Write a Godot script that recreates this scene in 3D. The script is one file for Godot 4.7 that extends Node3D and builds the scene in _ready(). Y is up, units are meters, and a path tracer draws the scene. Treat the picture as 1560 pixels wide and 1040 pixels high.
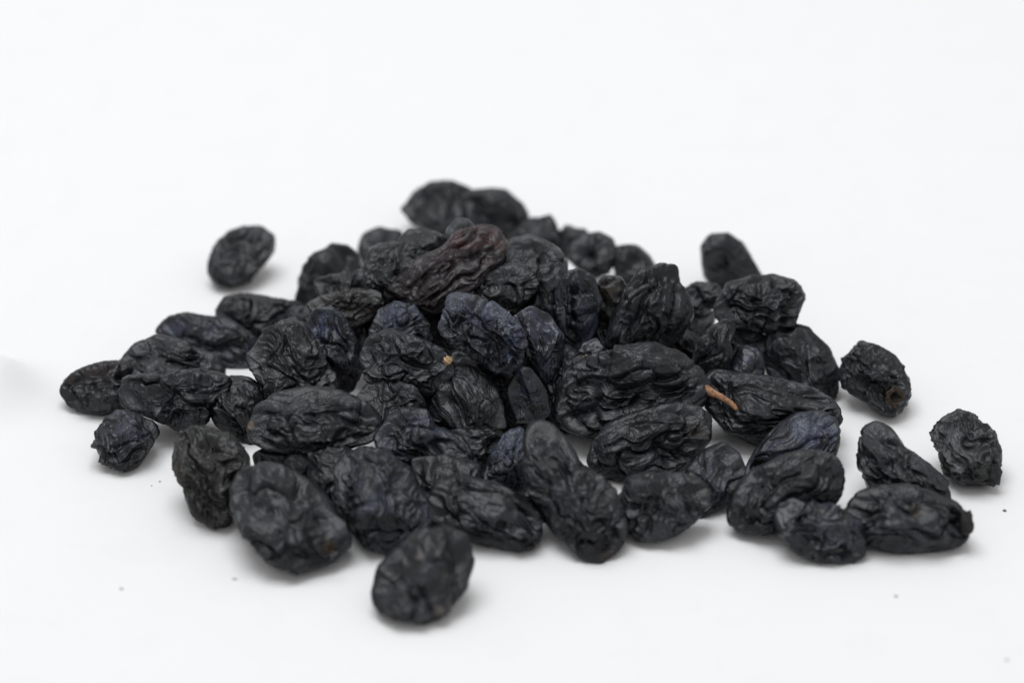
extends Node3D
# A heap of black raisins on a white sheet, photographed close up under soft white light.

const FINE := 60                    # cells along each edge of the sphere template of the raisins in focus
const PLAIN := 34                   # and of those far out of focus or deep in the heap
const RIM := 96                     # directions in which a raisin's outline is sampled
const AROUND := "black raisins heaped on the white sheet"

var lean := Basis.IDENTITY          # every raisin's own upright frame: its broad side is tilted like this
var spheres := {}                   # welded sphere templates: directions, triangles, where each direction falls on an outline
var skin: Dictionary = {}
var made := {}
var broad := FastNoiseLite.new()
var warp := FastNoiseLite.new()
var fold := FastNoiseLite.new()
var crease := FastNoiseLite.new()
var grain := FastNoiseLite.new()
var bloom := FastNoiseLite.new()


func _ready() -> void:
	# camera, air and light
	var eye := Vector3(0, 0.42 * sin(deg_to_rad(27.0)), 0.42 * cos(deg_to_rad(27.0)))
	var cam := Camera3D.new()
	cam.name = "camera"
	add_child(cam)
	var lens := CameraAttributesPhysical.new()
	lens.frustum_focus_distance = 0.388
	lens.frustum_focal_length = 78.0
	lens.exposure_aperture = 11.5
	lens.frustum_near = 0.01
	lens.frustum_far = 30.0
	cam.attributes = lens
	cam.look_at_from_position(eye, Vector3.ZERO)
	cam.near = 0.01
	cam.far = 30.0
	cam.fov = 14.1
	cam.current = true
	lean = cam.basis

	var env := Environment.new()
	env.background_mode = Environment.BG_COLOR
	env.background_color = Color(0.55, 0.554, 0.562).linear_to_srgb()
	env.tonemap_mode = Environment.TONE_MAPPER_LINEAR
	env.tonemap_exposure = 1.0
	env.sdfgi_enabled = true
	env.ssao_enabled = true
	env.ssil_enabled = true
	var air := WorldEnvironment.new()
	air.name = "surroundings"
	air.environment = env
	add_child(air)

	soft_box("overhead_soft_light", Vector3(-0.14, 1.0, -0.10), Vector2(0.70, 0.70), 0.68, Color(0.97, 0.985, 1.0))

	setup()
	ground()
	raisins()
	crumbs()


func soft_box(called: String, at: Vector3, size: Vector2, energy: float, tint: Color) -> void:
	var l := AreaLight3D.new()
	l.name = called
	l.area_size = size
	l.area_range = 6.0
	l.area_attenuation = 2.0
	l.light_energy = energy
	l.light_color = tint
	l.shadow_enabled = true
	add_child(l)
	l.look_at_from_position(at, Vector3(0, 0, 0.02), Vector3.FORWARD)


func setup() -> void:
	for pair in [[broad, 11], [warp, 23], [fold, 37], [crease, 41], [grain, 59], [bloom, 67]]:
		var n: FastNoiseLite = pair[0]
		n.seed = pair[1]
		n.noise_type = FastNoiseLite.TYPE_SIMPLEX
		n.frequency = 1.0
		n.fractal_type = FastNoiseLite.FRACTAL_NONE
	grain.fractal_type = FastNoiseLite.FRACTAL_FBM
	grain.fractal_octaves = 3
	bloom.fractal_type = FastNoiseLite.FRACTAL_FBM
	bloom.fractal_octaves = 3
	spheres["fine"] = sphere(FINE)
	spheres["plain"] = sphere(PLAIN)
	# skins
	var bumps := FastNoiseLite.new()
	bumps.seed = 5
	bumps.noise_type = FastNoiseLite.TYPE_SIMPLEX
	bumps.frequency = 0.05
	bumps.fractal_octaves = 4
	var img := bumps.get_seamless_image(512, 512)
	img.bump_map_to_normal_map(3.0)
	var pores := ImageTexture.create_from_image(img)
	var m := StandardMaterial3D.new()
	m.vertex_color_use_as_albedo = true
	var dots := FastNoiseLite.new()
	dots.seed = 8
	dots.noise_type = FastNoiseLite.TYPE_SIMPLEX
	dots.frequency = 0.07
	dots.fractal_octaves = 4
	var speck := dots.get_seamless_image(512, 512)
	for y in 512:
		for x in 512:
			var g := clampf(0.28 + 0.95 * pow(speck.get_pixel(x, y).r, 1.6), 0.0, 1.0)
			speck.set_pixel(x, y, Color(g, g, g))
	m.albedo_texture = ImageTexture.create_from_image(speck)
	m.roughness = 0.38
	m.metallic_specular = 0.46
	m.normal_enabled = true
	m.normal_texture = pores
	m.normal_scale = 0.7
	m.uv1_triplanar = true
	m.uv1_scale = Vector3(95, 95, 95)
	skin["matt"] = m
	var s: StandardMaterial3D = m.duplicate()
	s.roughness = 0.34
	s.metallic_specular = 0.5
	s.normal_scale = 0.4
	skin["shiny"] = s
	var w: StandardMaterial3D = m.duplicate()
	w.albedo_texture = null
	w.roughness = 0.75
	w.metallic_specular = 0.3
	skin["dry"] = w


# a cube blown up to a sphere, its seams welded
func sphere(m: int) -> Array:
	var dirs := PackedVector3Array()
	var tris := PackedInt32Array()
	var rim_at := PackedFloat32Array()
	var seen := {}
	for face in 6:
		var ids := PackedInt32Array()
		for j in m + 1:
			for i in m + 1:
				var a := tan((2.0 * i / m - 1.0) * PI / 4.0)
				var b := tan((2.0 * j / m - 1.0) * PI / 4.0)
				var v := Vector3.ZERO
				match face:
					0: v = Vector3(1, a, b)
					1: v = Vector3(-1, b, a)
					2: v = Vector3(b, 1, a)
					3: v = Vector3(a, -1, b)
					4: v = Vector3(a, b, 1)
					5: v = Vector3(b, a, -1)
				v = v.normalized()
				var key := Vector3i((v * 50000.0).round())
				if not seen.has(key):
					seen[key] = dirs.size()
					dirs.append(v)
				ids.append(seen[key])
		for j in m:
			for i in m:
				var p := j * (m + 1) + i
				tris.append_array([ids[p], ids[p + m + 1], ids[p + 1], ids[p + 1], ids[p + m + 1], ids[p + m + 2]])
	for v in dirs:
		rim_at.append(fposmod(atan2(v.y, v.x), TAU) / TAU * RIM)
	return [dirs, tris, rim_at]


func numbered(called: String) -> String:
	var k: int = made.get(called, 0)
	made[called] = k + 1
	return called if k == 0 else "%s_%03d" % [called, k]


func mesh_of(v: PackedVector3Array, t: PackedInt32Array, c: PackedColorArray) -> ArrayMesh:
	var nrm := PackedVector3Array()
	nrm.resize(v.size())
	for k in range(0, t.size(), 3):
		var a := t[k]
		var b := t[k + 1]
		var d := t[k + 2]
		var f := (v[d] - v[a]).cross(v[b] - v[a])
		nrm[a] += f
		nrm[b] += f
		nrm[d] += f
	for k in nrm.size():
		nrm[k] = nrm[k].normalized()
	var arrays := []
	arrays.resize(Mesh.ARRAY_MAX)
	arrays[Mesh.ARRAY_VERTEX] = v
	arrays[Mesh.ARRAY_NORMAL] = nrm
	arrays[Mesh.ARRAY_INDEX] = t
	if c.size():
		arrays[Mesh.ARRAY_COLOR] = c
	var mesh := ArrayMesh.new()
	mesh.add_surface_from_arrays(Mesh.PRIMITIVE_TRIANGLES, arrays)
	return mesh


# how far the outline reaches in each of RIM directions, a little rounded
func rim_of(outline: Array) -> PackedFloat32Array:
	var out := PackedFloat32Array()
	var n := outline.size() / 2
	for k in RIM:
		var d := Vector2.from_angle(TAU * k / RIM)
		var best := 0.1
		for i in n:
			var a := Vector2(outline[2 * i], outline[2 * i + 1])
			var j := (i + 1) % n
			var e := Vector2(outline[2 * j], outline[2 * j + 1]) - a
			var den := d.cross(e)
			if absf(den) < 1e-6:
				continue
			var u := a.cross(d) / den
			if u >= -1e-4 and u <= 1.0001:
				best = maxf(best, a.cross(e) / den)
		out.append(best)
	for pass_ in 1:
		var soft := out.duplicate()
		for k in RIM:
			soft[k] = 0.5 * out[k] + 0.25 * (out[(k + 1) % RIM] + out[(k + RIM - 1) % RIM])
		out = soft
	return out


const BASE := {
	"k": [Color(0.0112, 0.0122, 0.0150), Color(0.048, 0.051, 0.062), 0.65],
	"b": [Color(0.0110, 0.0123, 0.0168), Color(0.051, 0.058, 0.084), 0.80],
	"B": [Color(0.0180, 0.0204, 0.0275), Color(0.080, 0.092, 0.132), 0.95],
	"g": [Color(0.0200, 0.0207, 0.0228), Color(0.080, 0.082, 0.090), 0.90],
	"n": [Color(0.0155, 0.0146, 0.0144), Color(0.058, 0.053, 0.050), 0.70],
	"m": [Color(0.0185, 0.0125, 0.0145), Color(0.054, 0.041, 0.047), 0.80],
}
const PAINT := {
	"red": Color(0.064, 0.016, 0.019), "rust": Color(0.070, 0.024, 0.016), "tan": Color(0.26, 0.15, 0.08), "blue": Color(0.060, 0.071, 0.126),
	"ochre": Color(0.30, 0.19, 0.06), "pale": Color(0.20, 0.18, 0.15), "grey": Color(0.13, 0.13, 0.13), "brown": Color(0.060, 0.042, 0.026),
}
# kind of wrinkling: stretch along the axis, sway of the lines, broad swell, rolled furrows (height, per mm), pinched crests (height, per mm),
# narrow creases (depth, per mm), fine crests (height, per mm), grain
const WRINKLE := {
	"L": [0.19, 0.8, 0.60, 1.10, 0.23, 0.38, 0.34, 0.50, 0.28, 0.24, 0.78, 0.14],
	"N": [0.60, 1.6, 0.90, 0.30, 0.17, 0.85, 0.23, 0.85, 0.19, 0.34, 0.58, 0.16],
	"S": [0.60, 1.4, 1.10, 0.30, 0.11, 0.52, 0.17, 0.75, 0.14, 0.22, 0.46, 0.12],
}


# One raisin. outline: its broad side's edge in mm, x across and y up its own frame; half: how far it bulges either way, in mm.
func raisin(label: String, at: Vector3, outline: Array, half: float, kind: String, axis: float, tone: String, more := {}) -> Node3D:
	var id: int = made.get("raisin", 0)
	var rim := rim_of(outline)
	var w: Array = WRINKLE[kind]
	var stretch: float = w[0]
	var sway: float = w[1]
	var wide := 0.0
	for x in rim:
		wide += x / RIM
	var amp: float = more.get("amp", 1.0) * clampf(wide / 6.0, 0.55, 1.1)
	var fine: float = more.get("fine", 1.0)
	var swell: float = w[2]
	var h_roll: float = w[3] * amp
	var f_roll: float = w[4]
	var h_crest: float = w[5] * amp
	var f_crest: float = w[6] * fine
	var h_slit: float = w[7] * amp
	var f_slit: float = w[8] * fine
	var h_fine: float = w[9] * amp
	var f_fine: float = w[10] * fine
	var h_grain: float = w[11]
	var ball: Array = spheres[more.get("mesh", "fine")]
	var dirs: PackedVector3Array = ball[0]
	var tris: PackedInt32Array = ball[1]
	var rim_at: PackedFloat32Array = ball[2]
	var dents: Array = more.get("dents", [])
	var press: float = more.get("press", 0.85)   # how much of what stands past a flat is pressed in
	var lie: float = more.get("lie", 0.0)     # how far its top edge leans back from the viewer's side
	var spots: Array = more.get("spots", [])
	var ink: Array = BASE[tone]
	var dark: Color = ink[0]
	var pale: Color = ink[1]
	var share: float = ink[2]
	var ca := cos(deg_to_rad(axis))
	var sa := sin(deg_to_rad(axis))
	var from := Vector3(37.0 * id, 11.0 * id, 53.0)
	# the flats that drying and its neighbours have pressed into it
	var luck := RandomNumberGenerator.new()
	luck.seed = 900 + id
	var flats := []
	for k in 7:
		var m := Vector3(luck.randf_range(-1, 1), luck.randf_range(-1, 1), luck.randf_range(0.45, 1.4) * (1.0 if k < 5 else -1.0)).normalized()
		var reach := 0.0
		for j in RIM:
			reach = maxf(reach, rim[j] * (cos(TAU * j / RIM) * m.x + sin(TAU * j / RIM) * m.y))
		flats.append([m, sqrt(reach * reach + half * half * m.z * m.z) * luck.randf_range(0.60, 0.84)])
	var v := PackedVector3Array()
	v.resize(dirs.size())
	var c := PackedColorArray()
	c.resize(dirs.size())
	for k in dirs.size():
		var u := dirs[k]
		var g := rim_at[k]
		var g0 := int(g)
		var r := lerpf(rim[g0 % RIM], rim[(g0 + 1) % RIM], g - g0)
		var p := Vector3(u.x * r, u.y * r, u.z * half)
		var inner := smoothstep(0.05, 0.5, absf(u.z)) * press
		for f in flats:
			var past: float = p.dot(f[0]) - f[1]
			if past > 0.0:
				p -= f[0] * past * inner
		var n := Vector3(u.x / r, u.y / r, u.z / half).normalized()
		var q := Vector3(p.x * ca + p.y * sa, p.y * ca - p.x * sa, p.z) + from
		var q1 := q * 0.17
		var bent := q + Vector3(warp.get_noise_3dv(q1), warp.get_noise_3dv(q1 + Vector3(50, 0, 0)), warp.get_noise_3dv(q1 + Vector3(0, 50, 0))) * sway
		bent.x *= stretch
		var busy := clampf(0.85 + 1.0 * broad.get_noise_3dv(q * 0.15 + Vector3(77, 0, 0)), 0.25, 1.5)
		var calm := 1.75 - busy
		var rise := broad.get_noise_3dv(q * 0.10) * swell + broad.get_noise_3dv(q * 0.21) * swell * 0.4
		var a := absf(fold.get_noise_3dv(bent * f_roll))
		rise += (pow(minf(1.0, a * 1.7), 0.55) - 0.69) * h_roll
		var b := 1.0 - minf(1.0, absf(crease.get_noise_3dv(bent * f_crest)) * 2.2)
		rise += (b * b - 0.25) * h_crest * busy
		var e := 1.0 - minf(1.0, absf(fold.get_noise_3dv(bent * f_slit + Vector3(0, 31, 0))) * 3.8)
		rise -= (e * e - 0.12) * h_slit * calm
		var g2 := 1.0 - minf(1.0, absf(crease.get_noise_3dv(bent * f_fine + Vector3(0, 0, 19))) * 2.0)
		rise += (g2 * g2 - 0.3) * h_fine * (0.4 + 0.6 * busy)
		rise += grain.get_noise_3dv(q * 0.9) * h_grain
		rise *= 0.30 + 0.70 * smoothstep(0.0, 0.65, absf(u.z))
		if u.z > 0.0:
			for d in dents:
				var off: float = Vector2(p.x - d[0], p.y - d[1]).length_squared() / (d[2] * d[2])
				if off < 3.0:
					rise -= d[3] * exp(-1.4 * off * off)
		p += n * rise
		v[k] = Vector3(p.x, p.y, p.z - lie * p.y) * 0.001
		var dust := clampf(bloom.get_noise_3dv(q * 0.16) * 1.9 + 0.28, 0.0, 1.0)
		var col := dark.lerp(pale, dust * dust * share)
		if u.z > 0.0:
			for s in spots:
				var off: float = Vector2(p.x - s[0], p.y - s[1]).length() / s[2]
				if off < 1.7:
					var edge := clampf((1.0 - off + 0.9 * bloom.get_noise_3dv(q * 0.35)) * 1.6, 0.0, 1.0) * clampf(1.15 - 1.1 * b + 0.9 * bloom.get_noise_3dv(q * 1.1), 0.1, 1.0)
					col = col.lerp(PAINT[s[3]], edge * s[4])
		col *= 1.75 + 0.7 * bloom.get_noise_3dv(q * 0.9 + Vector3(9, 9, 9))
		col.a = 1.0
		c[k] = col
	var body := MeshInstance3D.new()
	body.mesh = mesh_of(v, tris, c)
	body.material_override = skin[more.get("skin", "matt")]
	var o: Node3D = body
	if more.get("parts", false):              # its stalk, stalk end or scar will be a part beside its skin
		o = Node3D.new()
		body.name = "skin"
		o.add_child(body)
	o.name = numbered("raisin")
	o.position = at
	o.basis = lean
	o.set_meta("label", label)
	o.set_meta("category", "raisin")
	o.set_meta("group", AROUND)
	add_child(o)
	return o


# a rough tube through points in mm, with a radius at each; a part of a raisin
func twig(called: String, owner_: Node3D, path: Array, radii: Array, tint: Color, bumps := 0.10) -> void:
	var curve := Curve3D.new()
	for k in path.size():
		var before: Vector3 = path[maxi(k - 1, 0)]
		var after: Vector3 = path[mini(k + 1, path.size() - 1)]
		curve.add_point(path[k], (before - after) * 0.16, (after - before) * 0.16)
	var long := curve.get_baked_length()
	var rings := 40
	var sides := 18
	var v := PackedVector3Array()
	var c := PackedColorArray()
	var t := PackedInt32Array()
	for j in rings + 1:
		var f := float(j) / rings
		var at := curve.sample_baked(f * long)
		var ahead := (curve.sample_baked(minf(f * long + 0.02, long)) - curve.sample_baked(maxf(f * long - 0.02, 0.0))).normalized()
		var side := ahead.cross(Vector3(0.2, 0.3, 1.0)).normalized()
		var other := side.cross(ahead)
		var g := f * (radii.size() - 1)
		var r: float = lerpf(radii[int(g)], radii[mini(int(g) + 1, radii.size() - 1)], g - int(g))
		if j == 0 or j == rings:
			r *= 0.25
		for i in sides:
			var w := TAU * i / sides
			var way := side * cos(w) + other * sin(w)
			var q := at + way * r
			var rough := grain.get_noise_3dv(Vector3(q.x, q.y, q.z) * 1.6) + 0.8 * absf(crease.get_noise_3d(i * 0.8, f * 2.0, 3.0))
			v.append((q + way * rough * bumps) * 0.001)
			var shade := 1.0 + 0.7 * bloom.get_noise_3dv(q * 1.3)
			c.append(Color(tint.r * shade, tint.g * shade, tint.b * shade))
	for j in rings:
		for i in sides:
			var a := j * sides + i
			var b := j * sides + (i + 1) % sides
			t.append_array([a, b, a + sides, b, b + sides, a + sides])
	for i in range(1, sides - 1):
		t.append_array([0, i + 1, i])
		t.append_array([rings * sides, rings * sides + i, rings * sides + i + 1])
	var o := MeshInstance3D.new()
	o.name = called
	o.mesh = mesh_of(v, t, c)
	o.material_override = skin["dry"]
	owner_.add_child(o, true)


# a small rough lump in mm, part of a raisin or a crumb of its own
func lump(size: Vector3, tint: Color, rough: float, salt: float) -> ArrayMesh:
	var v := PackedVector3Array()
	var c := PackedColorArray()
	var t := PackedInt32Array()
	var rows := 10
	var cols := 16
	for j in rows + 1:
		for i in cols:
			var d := Vector3(sin(PI * j / rows) * cos(TAU * i / cols), cos(PI * j / rows), sin(PI * j / rows) * sin(TAU * i / cols))
			var e := 1.0 + rough * broad.get_noise_3dv(d * 1.1 + Vector3(salt * 7.0, 0, 0)) + 0.4 * rough * broad.get_noise_3dv(d * 3.1 + Vector3(salt * 7.0, 9, 0))
			v.append(d * size * e * 0.001)
			var shade := 1.0 + 0.5 * broad.get_noise_3dv(d * 2.3 + Vector3(salt, 3, 3))
			c.append(Color(tint.r * shade, tint.g * shade, tint.b * shade))
	for j in rows:
		for i in cols:
			var a := j * cols + i
			var b := j * cols + (i + 1) % cols
			t.append_array([a, a + cols, b, b, a + cols, b + cols])
	return mesh_of(v, t, c)


func bit(called: String, owner_: Node3D, at: Vector3, size: Vector3, tint: Color, rough := 0.5) -> void:
	var o := MeshInstance3D.new()
	o.name = called
	o.mesh = lump(size, tint, rough, at.x)
	o.material_override = skin["dry"]
	o.position = at * 0.001
	owner_.add_child(o, true)


# the ring a stalk leaves behind, lying in the raisin's front face
func scar(owner_: Node3D, at: Vector3, radius: float, thick: float, tint: Color, turn: Vector3) -> void:
	var v := PackedVector3Array()
	var c := PackedColorArray()
	var t := PackedInt32Array()
	for j in 28:
		var w := TAU * j / 28
		var square := 1.0 + 0.10 * cos(4.0 * w) + 0.12 * broad.get_noise_3d(cos(w) * 2.0, sin(w) * 2.0, 4.0)
		for i in 8:
			var z := TAU * i / 8
			var r := radius * square + thick * cos(z) * (1.0 + 0.5 * broad.get_noise_3d(cos(w) * 4.0, sin(w) * 4.0, 8.0))
			v.append(Vector3(r * cos(w), r * sin(w), thick * sin(z)) * 0.001)
			var shade := 1.0 + 0.7 * broad.get_noise_3d(cos(w) * 3.0, sin(w) * 3.0, i)
			c.append(Color(tint.r * shade, tint.g * shade, tint.b * shade))
	for j in 28:
		for i in 8:
			var a := j * 8 + i
			var b := j * 8 + (i + 1) % 8
			var d := ((j + 1) % 28) * 8 + i
			var e := ((j + 1) % 28) * 8 + (i + 1) % 8
			t.append_array([a, b, d, b, e, d])
	var o := MeshInstance3D.new()
	o.name = "stalk_scar"
	o.mesh = mesh_of(v, t, c)
	o.material_override = skin["dry"]
	o.position = at * 0.001
	o.rotation_degrees = turn
	owner_.add_child(o, true)


# the white sheet: one surface to far beyond the frame, dense in the middle, very slightly uneven, buckled at the left
func ground() -> void:
	var v := PackedVector3Array()
	var t := PackedInt32Array()
	var m := 300
	for j in m + 1:
		for i in m + 1:
			var a := 2.0 * i / m - 1.0
			var b := 2.0 * j / m - 1.0
			var x := 0.16 * a + 2.0 * pow(absf(a), 7.0) * signf(a)
			var z := 0.16 * b + 2.0 * pow(absf(b), 7.0) * signf(b)
			v.append(Vector3(x, sheet(x, z), z))
	for j in m:
		for i in m:
			var p := j * (m + 1) + i
			t.append_array([p, p + 1, p + m + 1, p + 1, p + m + 2, p + m + 1])
	var f := FastNoiseLite.new()
	f.seed = 3
	f.frequency = 0.09
	f.fractal_octaves = 3
	var img := f.get_seamless_image(1024, 1024)
	img.bump_map_to_normal_map(1.2)
	var mat := StandardMaterial3D.new()
	mat.albedo_color = Color(0.893, 0.882, 0.870).linear_to_srgb()
	var mott := FastNoiseLite.new()
	mott.seed = 14
	mott.frequency = 0.007
	mott.fractal_octaves = 5
	var tint := mott.get_seamless_image(512, 512)
	for y in 512:
		for x in 512:
			var g := 1.0 - 0.008 * pow(tint.get_pixel(x, y).r, 2.0)
			tint.set_pixel(x, y, Color(g, g, g))
	mat.albedo_texture = ImageTexture.create_from_image(tint)
	mat.roughness = 0.8
	mat.metallic_specular = 0.3
	mat.normal_enabled = true
	mat.normal_texture = ImageTexture.create_from_image(img)
	mat.normal_scale = 0.25
	mat.uv1_triplanar = true
	mat.uv1_scale = Vector3(22, 22, 22)
	var o := MeshInstance3D.new()
	o.name = "ground"
	o.mesh = mesh_of(v, t, PackedColorArray())
	o.material_override = mat
	o.set_meta("label", "white matt sheet under the raisins, running off out of focus")
	o.set_meta("kind", "structure")
	add_child(o)


func sheet(x: float, z: float) -> float:
	var y := 0.00012 * broad.get_noise_2d(x * 60.0, z * 60.0) - 0.00012
	var hump := Vector2((x + 0.0765) / 0.0060, (z - 0.0165) / 0.0072)
	return y + 0.0062 * exp(-hump.length_squared())


func crumb(label: String, x: float, z: float, size: float, tint: Color, group := "specks on the white sheet") -> void:
	var o := MeshInstance3D.new()
	o.name = numbered("crumb")
	o.mesh = lump(Vector3(size, size * 0.6, size * 0.8), tint, 0.6, x * 1000.0)
	o.material_override = skin["dry"]
	o.position = Vector3(x, sheet(x, z) + size * 0.00045, z)
	o.set_meta("label", label)
	o.set_meta("category", "crumb")
	o.set_meta("group", group)
	add_child(o)


func raisins() -> void:
	var o: Node3D
	raisin("plump blurred black raisin topping the far back of the heap", Vector3(-0.01074, 0.00356, -0.04091), [-7.8, 0.1, -5.9, 2.9, -2.3, 4.7, 1.0, 5.1, 3.8, 4.0, 6.0, 1.6, 6.8, -1.8, 4.6, -4.2, 1.0, -5.5, -2.9, -3.7, -5.4, -2.3], 4.9, "S", -11, "k", {"mesh": "plain", "lie": 0.35})
	raisin("blurred black raisin half hidden beside the plump one at the far back", Vector3(-0.00301, 0.00415, -0.03903), [-5.8, 2.8, -3.3, 3.9, -0.8, 4.2, 2.2, 3.7, 4.8, 1.5, 6.0, -1.2, 4.2, -3.4, -0.2, -4.5, -4.1, -2.6], 4.1, "S", -19, "k", {"mesh": "plain", "lie": 0.35})
	raisin("oval black raisin lying alone behind the left side of the heap", Vector3(-0.04325, 0.00390, -0.02266), [-4.9, -1.5, -4.2, 1.3, -1.9, 3.9, 0.5, 4.8, 3.4, 4.6, 5.1, 3.0, 5.1, 0.9, 3.7, -1.6, 1.2, -4.1, -1.6, -5.3, -3.8, -4.6, -4.8, -3.1], 4.0, "N", 45, "k", {"mesh": "plain", "lie": 0.35})
	raisin("blurred upright black raisin standing behind the right shoulder of the heap", Vector3(0.03406, 0.00409, -0.01851), [-4.6, 2.9, -3.1, 5.2, -0.5, 5.4, 2.0, 3.8, 3.9, 0.6, 5.6, -2.3, 3.2, -4.5, -1.2, -5.0, -3.6, -2.3, -4.2, 0.6], 4.0, "S", -56, "k", {"mesh": "plain", "dents": [[-1.5, 0.4, 1.4, 1.1]]})
	raisin("tall smooth grey-black raisin at the back left, apart from its neighbours", Vector3(-0.02794, 0.00374, -0.01327), [-5.8, -3.1, -4.9, 0.4, -2.8, 4.1, -0.2, 6.2, 2.4, 6.3, 4.1, 4.6, 4.5, 1.7, 5.2, -1.7, 4.0, -4.4, -0.2, -5.2, -4.7, -4.9], 4.8, "S", 60, "k", {"mesh": "plain"})
	raisin("blurred raisin behind a crinkled one, beside the white gap at the back left", Vector3(-0.02048, 0.00252, -0.02670), [-4.1, -0.2, -3.5, 3.0, -1.1, 4.2, 2.3, 3.6, 4.2, 0.9, 3.5, -2.9, 0.0, -4.5, -3.2, -2.9], 3.7, "S", -60, "k", {"mesh": "plain", "lie": 0.35})
	raisin("small blurred raisin behind the left end of the maroon summit raisin", Vector3(-0.01300, 0.01696, 0.00357), [-4.7, 0.1, -2.4, 3.2, 0.4, 3.3, 4.4, 1.3, 4.4, -1.9, 0.4, -3.4, -3.4, -2.4], 3.2, "S", -6, "k", {"mesh": "plain", "lie": 0.35})
	raisin("blurred black raisin at the back between the hollow one and the tall ribbed one", Vector3(0.01961, 0.00263, -0.01879), [-3.7, 1.1, -2.9, 4.1, 0.1, 4.2, 2.2, 2.7, 4.1, 0.3, 3.3, -3.2, -0.5, -4.3, -2.9, -2.7], 3.4, "S", -58, "k", {"mesh": "plain", "lie": 0.35, "dents": [[-0.4, 1.2, 1.3, 0.8]]})
	raisin("slanting blurred raisin at the back, below the far topmost pair", Vector3(0.00402, 0.00214, -0.03340), [-5.2, 0.6, -1.9, 2.8, 2.2, 3.9, 3.6, 1.9, 4.4, -1.3, 1.9, -3.5, -3.0, -2.7], 3.4, "S", 4, "k", {"mesh": "plain", "lie": 0.35})
	raisin("small blurred raisin at the back, left of the hollow one", Vector3(0.00991, 0.00156, -0.03173), [-3.6, 0.2, -1.2, 2.7, 1.9, 2.5, 3.8, 0.4, 2.1, -2.2, -1.4, -2.7, -3.2, -1.5], 2.6, "S", 10, "k", {"mesh": "plain", "lie": 0.35})
	raisin("blurred raisin with a hollow underside on the right back slope", Vector3(0.01280, 0.00481, -0.02050), [-4.0, 1.2, -1.6, 3.4, 0.9, 3.9, 3.1, 2.6, 3.9, -0.3, 2.6, -3.1, 0.5, -4.2, -2.1, -2.9, -4.2, -0.6], 3.4, "S", -32, "k", {"mesh": "plain", "lie": 0.35, "dents": [[-1.1, -0.4, 1.9, 1.7]]})
	raisin("dark recessed raisin with a dull brown patch, deep between two upright ones", Vector3(0.01436, 0.01238, 0.01194), [-2.9, 1.6, -1.1, 4.1, 1.5, 4.1, 3.0, 0.7, 2.2, -3.3, -0.7, -4.6, -2.7, -1.8], 3.0, "S", -90, "n", {"mesh": "plain", "spots": [[-0.1, 1.6, 1.2, "brown", 0.80]]})
	raisin("tip of a raisin just peeping over the maroon summit raisin", Vector3(-0.00688, 0.01880, 0.00426), [-2.9, 1.5, -1.4, 3.2, 0.3, 3.4, 2.6, 1.5, 3.1, -2.3, -0.4, -3.3, -2.7, -1.8], 2.7, "S", -63, "k", {"mesh": "plain", "lie": 0.35})
	raisin("broad dull raisin with faint long lines right of the maroon summit raisin", Vector3(0.00298, 0.01638, 0.00719), [-5.3, 0.8, -3.5, 3.8, -0.3, 4.7, 3.1, 3.4, 5.1, 0.5, 4.7, -3.2, 1.4, -4.5, -2.6, -3.7, -4.9, -1.7], 4.2, "S", -20, "k", {"lie": 0.35})
	raisin("dark shaded raisin deep in the cleft behind the grooved upright one", Vector3(0.00588, 0.01416, 0.01289), [-3.3, 0.9, -1.9, 4.4, 1.3, 4.7, 3.2, 0.9, 2.4, -4.0, -0.3, -5.0, -2.6, -2.5], 3.2, "S", -85, "k", {"mesh": "plain"})
	raisin("hidden lower raisin in the shade behind the flattened brownish one", Vector3(-0.02341, 0.01054, 0.00597), [-6.2, 2.7, 2.0, 4.2, 6.0, 2.2, 5.0, -2.9, 0.0, -4.4, -5.0, -2.9], 4.2, "N", 1, "k", {"mesh": "plain", "lie": 0.35})
	raisin("raisin in deep shade between the grooved upright one and the tall ribbed one", Vector3(0.01386, 0.00641, 0.01390), [-3.9, 3.6, -0.4, 5.6, 3.6, 2.6, 4.1, -3.4, 0.1, -5.3, -3.4, -3.4], 3.9, "N", -77, "k", {"mesh": "plain"})
	raisin("raisin in deep shade under the folded curled-edge one", Vector3(0.00396, 0.01143, 0.01215), [-5.1, 3.1, -0.6, 4.6, 4.0, 3.1, 4.6, -2.3, 0.9, -5.3, -3.6, -2.8], 4.1, "N", -44, "k", {"mesh": "plain", "lie": 0.35})
	raisin("raisin in black shade under the maroon summit one", Vector3(-0.01086, 0.00719, 0.00769), [-7.9, 3.5, -1.9, 5.0, 4.7, 6.5, 7.4, 4.0, 6.2, -3.0, 1.1, -7.0, -5.9, -5.0], 5.9, "N", 19, "k", {"mesh": "plain", "lie": 0.35})
	raisin("raisin in black shade under the tan end of the flattened one", Vector3(-0.02167, 0.00672, 0.01154), [-5.1, 3.2, 0.4, 5.0, 4.9, 3.2, 4.4, -3.3, 0.4, -5.3, -4.1, -3.8], 4.5, "N", 2, "k", {"mesh": "plain", "lie": 0.35})
	raisin("raisin in shade between the longest furrowed one and the tall ribbed one", Vector3(0.02526, 0.00316, 0.01257), [-4.6, 3.0, 0.9, 5.0, 4.4, 2.0, 3.9, -3.5, -1.1, -5.0, -4.1, -2.0], 4.1, "N", -63, "k", {"mesh": "plain", "lie": 0.35})
	raisin("raisin in shade at the left end of the longest furrowed one", Vector3(0.00798, 0.00501, 0.02420), [-3.9, 4.3, 0.0, 6.2, 3.9, 4.3, 3.9, -3.0, -0.5, -6.9, -3.4, -4.9], 4.2, "N", 87, "k", {"mesh": "plain", "lie": 0.35})
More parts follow.
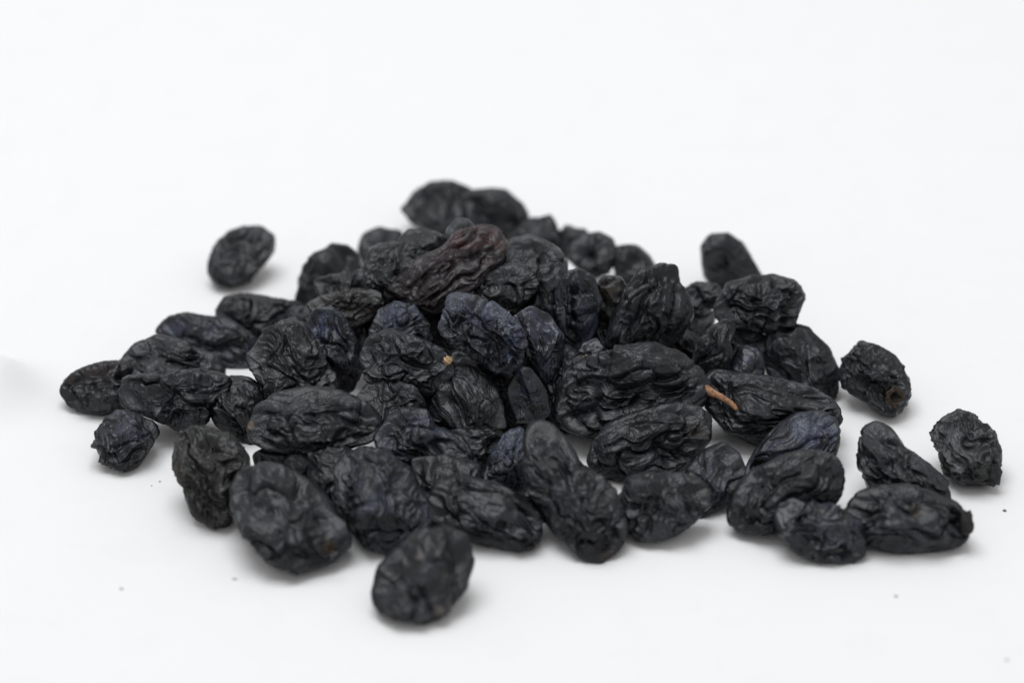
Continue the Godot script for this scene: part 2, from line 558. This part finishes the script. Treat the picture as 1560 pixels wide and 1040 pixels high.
	raisin("raisin in black shade straight below the central blue one", Vector3(-0.00199, 0.00521, 0.02373), [-7.7, 4.9, 1.6, 6.3, 5.4, 2.4, 6.4, -4.4, 3.0, -7.3, -4.3, -3.9], 5.4, "N", -45, "k", {"mesh": "plain", "lie": 0.35})
	raisin("raisin in shade behind the dark upright one with the blue patch", Vector3(-0.03012, 0.00338, 0.00454), [-3.5, 4.1, 1.6, 4.9, 4.6, 1.0, 2.6, -5.0, -2.0, -4.5, -4.5, -0.5], 4.0, "N", -76, "k", {"mesh": "plain", "lie": 0.35})
	raisin("raisin in black shade below the tan stalk end", Vector3(-0.01115, 0.00402, 0.03016), [-4.3, 3.7, 0.9, 5.1, 4.8, 1.8, 4.3, -4.0, -1.0, -4.9, -4.8, -2.0], 4.3, "N", -44, "k", {"mesh": "plain", "lie": 0.35})
	raisin("raisin in black shade between the lumpy overhanging one and the smooth oval one", Vector3(-0.00899, 0.00403, 0.05119), [-4.9, 3.8, 0.1, 4.7, 4.7, 2.9, 4.2, -3.5, 0.1, -5.3, -4.0, -3.0], 4.3, "N", -49, "k", {"mesh": "plain", "lie": 0.35})
	raisin("raisin in black shade between the dented front one and the smooth oval one", Vector3(-0.02305, 0.00362, 0.04936), [-4.7, 4.2, 0.4, 5.1, 4.5, 3.3, 4.0, -4.1, -0.1, -5.9, -4.2, -2.2], 4.4, "N", -70, "k", {"mesh": "plain", "lie": 0.35})
	raisin("long soft-edged raisin at the back left edge of the heap", Vector3(-0.03803, 0.00287, -0.00255), [-7.5, 1.1, -5.7, 3.2, -2.6, 3.7, 1.0, 3.1, 6.0, 2.3, 7.2, -0.5, 5.7, -3.0, 2.1, -4.0, -2.1, -3.0, -5.9, -1.8], 4.0, "N", -9, "k", {"lie": 0.35})
	raisin("crinkled grey raisin with crossing folds left of the maroon summit raisin", Vector3(-0.01683, 0.01575, 0.00813), [-4.9, 0.8, -3.9, 3.5, -1.3, 4.4, 1.9, 4.0, 5.9, 2.3, 5.4, -1.2, 1.4, -3.9, -2.3, -4.9, -4.7, -3.5], 4.3, "N", 18, "k", {"lie": 0.35})
	raisin("shaded smooth raisin beneath a small one, left of a tiny white gap", Vector3(0.02700, 0.00291, 0.00169), [-3.3, 0.7, -1.0, 4.0, 2.0, 4.5, 3.9, 2.4, 3.3, -1.1, 1.0, -3.9, -2.3, -4.4, -3.9, -2.4], 3.3, "S", 60, "k", {"lie": 0.35})
	raisin("small knobbly raisin wedged between the tall ribbed one and the broad right one", Vector3(0.02812, 0.00915, 0.00317), [-3.7, 0.4, -0.6, 2.4, 2.4, 1.9, 3.6, 0.0, 2.2, -1.9, -1.0, -2.3, -3.1, -1.3], 2.3, "N", 5, "k", {"lie": 0.35})
	raisin("dark maroon wrinkled raisin on the summit of the heap", Vector3(-0.00879, 0.01734, 0.01075), [-9.7, -2.8, -6.1, 0.8, -2.3, 3.1, 1.2, 5.7, 4.9, 6.8, 7.3, 5.9, 8.2, 3.5, 7.3, 0.8, 5.3, -1.4, 2.6, -3.4, 0.2, -5.4, -2.3, -6.6, -5.2, -5.6, -7.7, -4.2], 5.0, "L", 36, "m", {"lie": 0.35, "amp": 0.95, "fine": 1.15, "spots": [[5.1, 4.8, 3.6, "red", 0.75], [0.2, 3.6, 2.9, "red", 0.55], [7.4, 3.0, 1.0, "rust", 0.90], [1.1, 4.3, 1.9, "red", 0.70]]})
	raisin("upright raisin with one deep lengthwise groove and a bluish side", Vector3(0.00951, 0.01319, 0.01577), [-3.3, 2.6, -2.0, 5.5, 0.5, 6.0, 2.5, 4.7, 3.3, 1.1, 2.9, -2.8, 1.5, -5.4, 0.0, -6.7, -1.8, -6.0, -2.5, -2.8, -3.1, 0.2], 3.6, "L", 95, "b", {"amp": 1.3, "dents": [[-0.6, 3.0, 0.8, 0.7], [-0.8, 0.9, 0.8, 0.7], [-0.9, -1.2, 0.8, 0.7], [-0.8, -3.3, 0.8, 0.6]], "spots": [[1.4, -1.7, 2.1, "blue", 0.70], [1.2, -4.1, 1.3, "blue", 0.60]]})
	raisin("small smooth blue-grey raisin with an ochre speck at the foot of the grooved one", Vector3(0.01087, 0.00991, 0.02333), [-2.5, -0.6, -0.8, 1.6, 1.2, 2.3, 2.4, 0.9, 1.8, -0.9, -0.6, -2.1, -2.1, -1.9], 1.7, "S", 37, "b", {"lie": 0.35, "skin": "shiny", "spots": [[-0.9, -0.4, 0.4, "ochre", 1.00]]})
	raisin("folded raisin with thin curled edges in front of the summit raisin", Vector3(-0.00083, 0.01619, 0.01408), [-5.0, -0.6, -2.9, 2.8, 1.1, 3.5, 4.2, 2.1, 5.0, 0.1, 3.4, -2.2, 1.1, -3.4, -1.9, -3.0, -4.2, -2.4], 3.4, "N", 7, "k", {"lie": 0.35, "amp": 1.2})
	raisin("large round smooth black raisin on the right flank under the broad one", Vector3(0.04239, 0.00409, 0.01500), [-6.2, 2.3, -4.5, 4.8, -1.5, 5.9, 1.5, 5.2, 4.2, 2.5, 5.7, -1.2, 5.5, -4.4, 4.1, -6.0, 0.8, -5.5, -2.5, -3.9, -5.2, -1.9], 4.8, "S", -43, "k", {"lie": 0.35})
	raisin("shadowed raisin in the dark hollow under the broad right one", Vector3(0.03426, 0.00689, 0.01383), [-3.8, 0.9, -1.1, 2.7, 2.4, 2.1, 4.0, -0.4, 1.4, -2.6, -2.4, -2.3], 2.6, "S", -2, "k", {"mesh": "plain", "lie": 0.35})
	raisin("broad knobbly raisin jutting out on top of the right shoulder", Vector3(0.03644, 0.01157, 0.01062), [-6.8, 0.1, -4.8, 3.2, -1.3, 4.3, 2.2, 4.5, 5.3, 3.3, 6.7, 1.3, 5.9, -1.4, 5.0, -3.4, 1.7, -4.4, -2.3, -4.1, -5.3, -3.4, -6.6, -1.9], 4.6, "N", 4, "k", {"lie": 0.35, "dents": [[5.0, 1.4, 0.9, 0.7]]})
	raisin("tall leaf-shaped raisin with straight ribs, standing behind the long furrowed one", Vector3(0.02013, 0.01210, 0.01463), [-6.6, -4.3, -5.6, -0.3, -4.0, 3.6, -1.6, 6.4, 1.7, 7.3, 4.1, 7.2, 4.4, 4.6, 5.8, 2.6, 6.2, -0.5, 4.8, -3.5, 2.1, -5.7, -2.0, -6.4, -5.5, -6.2], 5.5, "L", 70, "k")
	raisin("flat bluish raisin with a sharp dark cleft at the upper left edge", Vector3(-0.04488, 0.00299, 0.00512), [-8.8, 1.5, -7.1, 3.5, -4.0, 4.1, -1.5, 3.5, 2.1, 3.1, 5.6, 1.0, 7.9, -1.6, 6.7, -4.2, 3.6, -4.7, 0.8, -3.6, -2.7, -1.6, -6.3, -0.6, -8.5, 0.5], 3.8, "L", -20, "b", {"lie": 0.35, "spots": [[-5.3, 1.6, 2.2, "blue", 0.55], [0.6, 1.8, 1.6, "blue", 0.50]]})
	raisin("flattened brownish raisin with a tan end, above the bluish one", Vector3(-0.02397, 0.01256, 0.01331), [-6.3, 0.3, -3.9, 1.8, 0.0, 2.7, 4.6, 2.4, 5.5, 0.6, 3.5, -2.0, 0.8, -3.3, -2.1, -2.3, -5.1, -1.1], 3.1, "N", 2, "n", {"lie": 0.35, "spots": [[3.1, -0.6, 0.5, "tan", 0.50]]})
	raisin("peaked raisin behind the drooping one at the left end of the heap", Vector3(-0.05020, 0.00331, 0.01542), [-8.6, 0.0, -6.8, 2.4, -4.6, 4.2, -2.2, 5.2, 0.7, 4.6, 4.1, 3.1, 7.2, 2.2, 8.0, 0.0, 7.6, -3.0, 4.1, -4.3, -1.8, -4.3, -6.3, -2.8], 4.9, "L", -15, "k", {"lie": 0.35})
	raisin("dark grooved raisin in shade, tucked right of the drooping one", Vector3(-0.03862, 0.00339, 0.02795), [-4.8, 0.1, -3.8, 3.0, -1.9, 4.6, 1.0, 4.6, 3.7, 3.0, 4.1, -0.2, 3.3, -3.5, 2.0, -5.5, -0.9, -4.3, -3.4, -2.4], 4.0, "L", -50, "k", {"lie": 0.35, "spots": [[0.2, 1.7, 1.3, "grey", 0.25]]})
	raisin("tapered raisin with a rusty red tip pointing out at the far left", Vector3(-0.05817, 0.00247, 0.02029), [-7.7, -0.7, -7.4, 1.0, -5.6, 2.7, -1.9, 4.0, 0.3, 4.4, 3.5, 3.3, 6.9, 1.3, 7.5, -2.1, 4.4, -3.8, 1.0, -3.6, -4.1, -3.3, -6.4, -2.2], 4.3, "L", 12, "k", {"lie": 0.35, "dents": [[-4.0, -0.0, 0.7, 0.5], [-2.3, 0.3, 0.7, 0.6], [-0.4, 0.9, 0.8, 0.6], [1.6, 1.7, 0.8, 0.6], [3.5, 2.4, 0.8, 0.5]], "spots": [[-1.4, 3.2, 2.5, "rust", 0.30], [-5.7, 1.5, 0.8, "brown", 0.80], [1.0, 3.6, 1.9, "rust", 0.20]]})
	raisin("dark upright raisin with a blue patch at its top, left of centre", Vector3(-0.02541, 0.00900, 0.01988), [-4.5, 3.8, -3.3, 5.9, -0.7, 6.3, 1.8, 4.2, 3.6, 1.0, 4.0, -2.9, 2.8, -6.0, 0.6, -7.0, -1.3, -5.3, -2.5, -1.4, -3.9, 1.0], 3.8, "L", 105, "b", {"spots": [[-2.1, 2.9, 2.3, "blue", 0.90]]})
	raisin("grey dusty raisin with a looped fold on its left shoulder", Vector3(-0.03141, 0.00811, 0.02358), [-6.8, 1.0, -5.4, 3.6, -3.5, 5.5, -0.6, 6.5, 1.6, 5.8, 4.1, 2.6, 6.7, -1.7, 6.2, -4.4, 3.3, -5.9, -0.6, -5.3, -3.3, -4.2, -4.8, -2.4, -6.2, -0.9], 5.1, "N", -41, "g", {"lie": 0.35})
	raisin("small pale blue-grey crinkled raisin near the centre", Vector3(-0.01646, 0.01150, 0.01861), [-4.4, -0.1, -2.8, 2.9, -0.6, 4.0, 2.3, 3.0, 4.1, 1.1, 4.7, -1.5, 1.8, -3.3, -2.1, -3.3, -4.1, -2.0], 3.5, "N", -1, "B", {"lie": 0.35, "fine": 1.3, "spots": [[-0.6, 1.0, 2.5, "blue", 0.25]]})
	raisin("spoon-shaped smooth raisin with raised rim beside the central blue one", Vector3(0.00406, 0.01043, 0.02299), [-4.0, 4.9, -1.5, 6.4, 1.6, 5.1, 3.2, 2.1, 2.8, -1.5, 2.4, -5.6, 0.9, -8.2, -0.8, -6.8, -1.7, -2.7, -3.0, 1.2], 3.4, "S", -80, "b", {"skin": "shiny", "dents": [[-0.1, 3.2, 1.4, 0.8], [0.3, 1.1, 1.3, 0.8]], "spots": [[-0.1, 2.1, 2.4, "blue", 0.45]]})
	raisin("small raisin with a glossy blue face below the central blue one", Vector3(0.00222, 0.00718, 0.03149), [-2.9, 1.3, -1.7, 4.5, 0.4, 4.1, 2.7, 1.0, 3.4, -2.3, 1.3, -3.8, -1.8, -3.6, -2.7, -1.4], 2.9, "S", -74, "b", {"skin": "shiny", "spots": [[-0.4, 0.7, 1.7, "blue", 0.50]]})
	raisin("raisin with pale grey lengthwise streaks below the central blue one", Vector3(-0.00631, 0.00682, 0.03150), [-5.4, -1.2, -4.4, 1.8, -2.5, 5.4, 1.0, 5.0, 4.0, 2.0, 5.1, -0.9, 5.7, -4.1, 2.9, -3.9, -1.1, -4.4, -4.5, -3.2], 4.4, "L", -60, "g", {"lie": 0.35, "fine": 1.2, "spots": [[2.1, 0.8, 1.5, "grey", 0.45], [-0.2, 1.8, 1.3, "grey", 0.40]]})
	o = raisin("angular black raisin with a tan stalk end, left of centre", Vector3(-0.01488, 0.01139, 0.02894), [-7.0, 0.5, -5.8, 3.6, -2.8, 4.7, 2.0, 3.8, 5.8, 1.9, 7.1, -0.7, 6.0, -3.3, 2.9, -4.7, -1.4, -3.8, -5.2, -2.8], 4.5, "N", -14, "k", {"lie": 0.35, "amp": 1.15, "parts": true})
	bit("stalk_end", o, Vector3(5.90, 0.31, 2.40), Vector3(0.62, 0.58, 0.5), Color(0.46, 0.31, 0.18), 0.35)
	raisin("central bluish raisin with crusty ridges and an open pale-rimmed pit", Vector3(-0.00408, 0.01485, 0.02606), [-6.7, 0.3, -5.9, 2.9, -5.0, 5.4, -2.0, 5.7, 1.8, 4.3, 4.8, 1.4, 6.2, -1.6, 5.7, -4.5, 3.8, -6.5, 1.3, -5.5, -2.0, -3.1, -5.0, -1.6], 4.6, "N", -37, "B", {"lie": 0.35, "amp": 1.2, "fine": 1.4, "dents": [[-3.6, 3.8, 0.9, 0.9]], "spots": [[4.4, -1.4, 1.3, "blue", 1.00], [1.1, 1.6, 1.5, "blue", 0.80], [-3.6, 5.1, 1.3, "grey", 0.60], [3.6, -3.3, 1.3, "blue", 0.70]]})
	raisin("small shiny blue-black raisin in the notch beside the twisted upright one", Vector3(0.03397, 0.00511, 0.01803), [-2.7, 1.6, -1.0, 3.1, 1.4, 3.1, 2.8, 1.3, 2.7, -1.7, 0.2, -3.3, -2.5, -2.4], 2.7, "S", 81, "b", {"lie": 0.35, "skin": "shiny", "spots": [[0.4, 1.7, 1.3, "blue", 0.60]]})
	raisin("twisted narrow raisin standing upright behind the brown stalk", Vector3(0.02933, 0.00704, 0.01791), [-3.7, -2.5, -2.3, 1.9, -0.7, 4.1, 1.7, 5.4, 3.3, 4.9, 3.1, 2.9, 2.2, 0.9, 2.6, -2.2, 1.4, -4.5, -1.7, -4.8], 3.1, "L", 60, "k")
	raisin("rough round raisin just above the lumpy bluish one", Vector3(-0.01695, 0.00769, 0.03551), [-5.4, 0.6, -3.5, 3.4, 0.0, 4.3, 3.5, 3.1, 4.6, 0.9, 5.0, -2.5, 1.0, -4.1, -3.3, -3.5], 4.0, "N", -10, "k", {"lie": 0.35})
	raisin("folded leaf-like raisin with a dark hole at its right end", Vector3(-0.00667, 0.00294, 0.03957), [-5.3, 1.9, -0.8, 3.4, 3.6, 3.2, 6.1, 1.9, 4.5, -0.6, 2.2, -3.2, -1.6, -4.4, -4.4, -2.2], 3.7, "L", -10, "k", {"lie": 0.35, "dents": [[3.8, 1.2, 1.1, 1.0]]})
	raisin("finely crinkled blue-grey raisin left of the long front one", Vector3(-0.00022, 0.00338, 0.04368), [-4.1, -1.5, -2.7, 1.5, -0.9, 4.3, 1.6, 5.4, 3.2, 2.4, 3.0, -1.3, 1.7, -4.5, -1.4, -4.5], 3.4, "N", 75, "B", {"lie": 0.35, "fine": 1.3})
	raisin("long brown-black raisin lying behind the brown stalk", Vector3(0.03634, 0.00466, 0.03024), [-9.7, 3.6, -7.2, 5.7, -3.0, 5.1, 1.8, 4.1, 6.6, 3.1, 9.6, 1.1, 10.6, -1.6, 8.1, -3.5, 3.3, -5.6, -1.0, -5.3, -6.0, -3.4, -8.9, -0.2], 5.6, "L", -12, "k", {"lie": 0.35, "fine": 1.2})
	o = raisin("longest raisin with deep wavy lengthwise furrows and a brown stalk", Vector3(0.01652, 0.00731, 0.02956), [-11.0, -3.4, -9.9, 0.9, -8.4, 3.3, -4.6, 5.2, -0.8, 6.4, 3.1, 6.8, 6.9, 5.8, 10.2, 3.3, 11.9, 0.2, 10.9, -2.2, 7.6, -3.4, 3.3, -4.9, -0.8, -6.2, -5.5, -6.7, -9.2, -5.8], 6.7, "L", 8, "k", {"lie": 0.35, "amp": 1.45, "parts": true})
	twig("stalk", o, [Vector3(10.03, 0.60, 0.17), Vector3(11.70, -0.33, 1.20), Vector3(13.09, -0.98, 2.20), Vector3(14.39, -1.91, 2.80), Vector3(15.69, -3.49, 3.00)], [0.95, 0.58, 0.38, 0.32, 0.36], Color(0.34, 0.18, 0.105))
	o = raisin("round raisin with a square brown stalk pit, lying off the right flank", Vector3(0.05267, 0.00426, 0.02014), [-5.3, -0.1, -4.3, 3.1, -1.8, 5.4, 0.3, 5.2, 3.2, 3.1, 4.9, 0.1, 5.0, -2.3, 3.6, -4.8, 1.2, -5.4, -1.8, -3.6, -5.0, -1.6], 4.3, "N", -45, "k", {"lie": 0.35, "parts": true, "dents": [[2.2, -2.6, 1.1, 1.0]], "spots": [[2.2, -2.6, 1.5, "brown", 0.70]]})
	scar(o, Vector3(2.24, -2.55, 4.53), 1.1, 0.36, Color(0.05, 0.036, 0.027), Vector3(12, 22, 0))
	o = raisin("cracked grey raisin with plated skin lying alone at the far right", Vector3(0.06323, 0.00402, 0.04050), [-5.1, 2.1, -3.7, 4.2, -1.1, 5.7, 1.3, 4.3, 3.8, 2.6, 4.9, 0.1, 4.4, -3.5, 2.8, -5.1, -0.5, -5.0, -3.4, -3.6, -4.1, -0.7], 4.3, "N", -55, "g", {"lie": 0.35, "amp": 1.1, "fine": 1.2, "parts": true})
	bit("stalk_peg", o, Vector3(2.92, -3.55, 3.39), Vector3(1.1, 1.4, 1.1), Color(0.034, 0.034, 0.036), 0.25)
	raisin("drooping grey-ridged raisin draped over its neighbours at the left", Vector3(-0.04783, 0.00571, 0.02825), [-8.1, 1.1, -7.3, 2.8, -3.6, 3.6, 2.2, 3.7, 6.0, 3.3, 8.0, 2.2, 8.2, 1.0, 7.1, -0.3, 5.1, -1.8, 4.7, -3.8, 3.0, -5.0, 1.0, -5.1, -1.3, -3.7, -4.2, -2.8, -6.9, -1.8, -8.0, -0.5], 4.5, "N", -3, "k", {"lie": 0.35, "amp": 1.0})
	raisin("small round blue-black raisin at the lower left under the tapered one", Vector3(-0.05421, 0.00269, 0.03558), [-4.2, -0.2, -4.2, 1.1, -3.1, 2.8, -1.5, 4.1, 0.1, 4.0, 1.6, 3.2, 3.7, 2.5, 4.7, 0.9, 3.3, -2.1, 2.0, -3.9, -0.5, -4.1, -3.0, -3.0, -3.9, -1.5], 3.7, "N", -5, "b", {"lie": 0.35})
	raisin("knotty raisin with a brown crusted left end at the front left", Vector3(-0.04069, 0.00534, 0.04975), [-5.4, 2.6, -5.0, 5.1, -3.3, 6.2, -0.1, 5.9, 3.1, 5.2, 5.2, 2.4, 5.2, -1.3, 3.7, -5.0, 2.2, -6.9, -0.1, -7.2, -2.5, -5.6, -3.9, -1.9, -5.2, 0.4], 5.0, "N", -72, "n", {"lie": 0.35, "amp": 1.1, "spots": [[-4.6, 1.0, 1.1, "brown", 0.90], [-4.8, 3.6, 0.9, "brown", 0.70], [-3.7, -1.3, 0.7, "brown", 0.70]]})
	raisin("shadowed bluish raisin tucked beneath the overhanging one at the left front", Vector3(-0.02917, 0.00289, 0.04338), [-6.6, 1.6, -2.5, 3.5, 3.0, 2.9, 5.8, 0.9, 5.1, -2.7, 1.6, -4.0, -2.5, -2.7, -5.5, -0.8], 3.7, "S", -11, "b", {"mesh": "plain", "lie": 0.35})
	raisin("overhanging furrowed raisin with a tan left tip", Vector3(-0.02755, 0.00835, 0.04063), [-9.1, -0.9, -8.1, 2.0, -5.1, 4.1, -0.5, 4.9, 4.2, 4.4, 8.1, 2.2, 9.8, -0.3, 8.3, -2.8, 4.4, -3.9, -1.4, -4.6, -6.1, -4.1, -8.5, -2.8], 5.2, "L", 5, "k", {"lie": 0.35, "spots": [[-8.6, -0.6, 0.7, "tan", 0.45]]})
	raisin("lumpy blue-tinged raisin overhanging the front left of centre", Vector3(-0.01213, 0.00627, 0.04406), [-7.1, 1.9, -5.3, 3.7, -2.5, 5.4, 0.6, 4.9, 1.4, 2.8, 5.1, 1.6, 7.1, -0.9, 6.2, -3.9, 3.2, -5.1, -0.5, -4.3, -4.2, -2.0, -6.8, -0.2], 4.4, "N", -27, "b", {"lie": 0.35, "spots": [[-0.9, 3.2, 1.8, "blue", 0.50], [-3.2, -0.9, 1.4, "blue", 0.40]]})
	raisin("blue-sheened raisin with slanting ridges behind the ridged right front one", Vector3(0.03937, 0.00312, 0.03887), [-7.6, -4.0, -6.2, -0.7, -2.9, 2.6, 0.4, 4.9, 3.7, 5.5, 6.3, 4.1, 6.6, 1.5, 5.8, -1.1, 2.7, -3.0, -2.0, -4.6, -5.7, -5.2], 4.3, "L", 38, "B", {"lie": 0.6, "spots": [[2.6, 2.1, 2.7, "blue", 0.60], [-2.8, -0.7, 2.4, "blue", 0.50], [3.1, -0.2, 1.8, "blue", 0.70]]})
	raisin("pear-shaped raisin leaning against another, near the far right", Vector3(0.05276, 0.00436, 0.04786), [-5.6, 3.7, -4.6, 6.4, -2.6, 7.1, -0.5, 6.0, 1.4, 3.2, 4.1, 1.4, 6.3, -0.9, 6.7, -3.4, 4.5, -5.5, -0.1, -5.7, -3.5, -3.2, -5.2, 0.4], 4.6, "N", -47, "k", {"lie": 0.5})
	raisin("smooth bluish-grey raisin in the middle of the right front row", Vector3(0.02743, 0.00338, 0.04797), [-3.8, 1.4, -1.1, 4.1, 1.7, 5.3, 3.6, 3.7, 4.3, 1.2, 3.6, -1.7, 0.9, -4.1, -2.0, -5.3, -4.1, -3.2], 3.8, "S", 58, "b", {"lie": 0.35})
	raisin("raisin with slanting folds and a brown bitten end in front of the longest one", Vector3(0.01923, 0.00387, 0.03873), [-9.1, -3.1, -8.2, 0.0, -5.7, 2.8, -1.5, 4.4, 3.7, 5.7, 7.1, 5.3, 8.8, 3.3, 8.2, 0.3, 5.8, -2.6, 2.0, -4.7, -2.9, -5.5, -7.2, -4.9], 5.3, "L", 22, "k", {"lie": 0.35, "amp": 1.15, "dents": [[2.5, -2.3, 0.8, 0.7], [3.9, -1.4, 0.9, 0.9], [5.4, -0.1, 0.9, 0.8]], "spots": [[6.3, 1.4, 1.5, "brown", 0.40]]})
	raisin("smooth oval blue-grey raisin in the front row, left of centre", Vector3(-0.01747, 0.00454, 0.05568), [-6.6, 3.8, -5.6, 6.1, -2.8, 7.2, 0.8, 6.5, 4.0, 3.8, 6.1, -0.2, 6.8, -3.4, 5.4, -6.3, 1.9, -7.3, -1.9, -5.9, -4.7, -2.7, -6.3, 0.7], 5.5, "N", -53, "b", {"lie": 0.5, "amp": 0.75, "spots": [[-4.6, 2.4, 2.3, "blue", 0.45], [1.7, 2.8, 2.1, "blue", 0.35]]})
	o = raisin("large oval raisin with a deep dent, at the front left", Vector3(-0.02978, 0.00493, 0.06036), [-8.1, 3.9, -6.4, 6.3, -3.2, 7.0, 1.2, 5.8, 5.3, 2.7, 7.9, -0.6, 8.5, -3.6, 6.7, -5.8, 2.1, -6.7, -2.1, -5.8, -5.6, -2.6, -7.6, 1.0], 5.9, "S", -34, "k", {"lie": 0.5, "amp": 1.1, "parts": true, "dents": [[-4.5, 1.9, 1.3, 0.6], [-3.1, 0.9, 1.5, 0.8], [-1.4, -0.0, 1.5, 0.8], [0.5, -0.9, 1.3, 0.6]]})
	scar(o, Vector3(6.06, -3.74, 5.40), 0.55, 0.30, Color(0.045, 0.032, 0.022), Vector3(10, 40, 0))
	raisin("curled raisin with a yellow speck and a rolled lower edge in the front row", Vector3(-0.00349, 0.00348, 0.05735), [-8.1, 1.9, -6.2, 4.3, -3.6, 5.3, 0.9, 4.0, 5.4, 2.2, 7.6, 0.2, 7.7, -2.6, 6.8, -4.6, 3.6, -5.0, -0.5, -4.0, -4.5, -2.6, -7.5, -0.8], 4.7, "L", -20, "k", {"lie": 0.35, "amp": 1.2, "dents": [[-1.6, -1.3, 0.7, 0.5], [0.2, -1.2, 0.8, 0.7], [2.1, -1.3, 0.8, 0.7], [4.0, -1.7, 0.7, 0.5]], "spots": [[-6.3, 2.4, 0.3, "ochre", 0.50], [-5.1, 4.2, 0.5, "pale", 0.40]]})
	raisin("long fat raisin with a reddish lower tip pointing forward at front centre", Vector3(0.00802, 0.00561, 0.05610), [-6.8, 5.3, -6.4, 8.3, -4.7, 10.1, -2.3, 9.6, -0.3, 7.1, 1.3, 4.0, 4.4, 2.2, 6.7, -0.5, 7.4, -4.1, 6.8, -7.0, 3.9, -9.1, 1.1, -8.3, -2.1, -5.6, -4.4, -2.0, -6.1, 1.1], 5.5, "N", -55, "k", {"lie": 0.45, "amp": 0.75, "spots": [[4.6, -7.3, 1.4, "rust", 0.25]]})
	raisin("twisted lumpy raisin right of the long fat front one", Vector3(0.02013, 0.00399, 0.05573), [-5.9, 0.5, -4.5, 3.4, -0.9, 4.3, 3.2, 4.4, 6.1, 2.5, 6.5, 0.3, 4.7, -2.2, 2.3, -4.0, -0.4, -4.9, -3.6, -4.4, -5.7, -2.6], 4.5, "N", 14, "k", {"lie": 0.35})
	raisin("ridged black raisin in the right front row below the blue-sheened one", Vector3(0.03693, 0.00453, 0.05357), [-8.3, -2.4, -6.8, 0.5, -4.5, 3.2, -0.9, 4.9, 3.7, 5.8, 7.3, 4.7, 7.9, 2.8, 7.5, -0.1, 5.2, -3.0, 1.4, -4.4, -2.7, -5.4, -6.5, -5.4, -8.0, -4.2], 5.2, "L", 25, "k", {"lie": 0.35})
	o = raisin("long furrowed raisin lying at the front of the far right pair", Vector3(0.05246, 0.00326, 0.05849), [-8.6, 1.0, -6.6, 3.3, -3.3, 4.6, 0.7, 4.9, 4.3, 3.4, 7.0, 2.4, 8.6, 0.1, 8.3, -2.7, 6.5, -3.9, 1.6, -4.2, -2.9, -4.2, -6.6, -3.2, -8.4, -0.9], 5.0, "L", -8, "k", {"lie": 0.35, "parts": true, "spots": [[1.1, 1.4, 1.4, "brown", 0.60]]})
	bit("stalk_peg", o, Vector3(7.67, -0.31, 1.85), Vector3(0.9, 1.7, 1.2), Color(0.030, 0.028, 0.027), 0.25)
	raisin("knotted shiny raisin with hooked end at the lower right", Vector3(0.04070, 0.00294, 0.06113), [-6.2, 1.8, -5.6, 3.8, -3.6, 4.7, -0.4, 3.4, 3.1, 2.9, 5.4, 1.6, 5.9, -1.1, 5.9, -3.1, 4.1, -4.3, 0.5, -4.1, -3.1, -2.8, -5.3, -0.7], 4.0, "N", -20, "b", {"lie": 0.35, "amp": 1.0, "skin": "shiny", "dents": [[-1.7, 0.9, 1.1, 0.7], [2.1, -0.3, 1.0, 0.6]], "spots": [[4.2, 0.9, 0.9, "blue", 0.80]]})
	raisin("foremost plump raisin with pale flecks, nearest the camera", Vector3(-0.01114, 0.00399, 0.07368), [-6.8, -2.2, -6.3, 0.6, -3.8, 3.6, -0.6, 5.6, 2.8, 6.4, 5.7, 5.3, 6.6, 2.1, 5.5, -1.8, 2.8, -4.8, -0.6, -6.1, -4.2, -5.7, -6.4, -4.1], 5.3, "S", 38, "k", {"lie": 0.35, "amp": 0.9, "spots": [[-0.8, 2.8, 0.6, "pale", 0.50], [2.8, 0.2, 0.7, "pale", 0.75], [1.6, -3.8, 0.8, "pale", 0.70], [1.5, -2.0, 0.7, "grey", 0.50]]})


func crumbs() -> void:
	crumb("tiny black speck alone on the sheet at the far right", 0.0670, 0.0505, 0.2, Color(0.03, 0.028, 0.028))
	crumb("grey speck on the sheet below the far right pair", 0.0495, 0.0723, 0.2, Color(0.5, 0.5, 0.5))
	crumb("faint pale speck in the empty lower left of the sheet", -0.0506, 0.0704, 0.24, Color(0.78, 0.78, 0.78))
	crumb("faint tan speck below the large dented front raisin", -0.0362, 0.0680, 0.26, Color(0.78, 0.74, 0.68))
	crumb("upper of two specks beside the crusted front left raisin", -0.0488, 0.0426, 0.12, Color(0.35, 0.35, 0.35))
	crumb("lower of two specks beside the crusted front left raisin", -0.0498, 0.0437, 0.1, Color(0.4, 0.4, 0.4))
	crumb("white grain at the bottom right corner of the sheet", 0.0614, 0.0869, 0.28, Color(0.95, 0.95, 0.95))
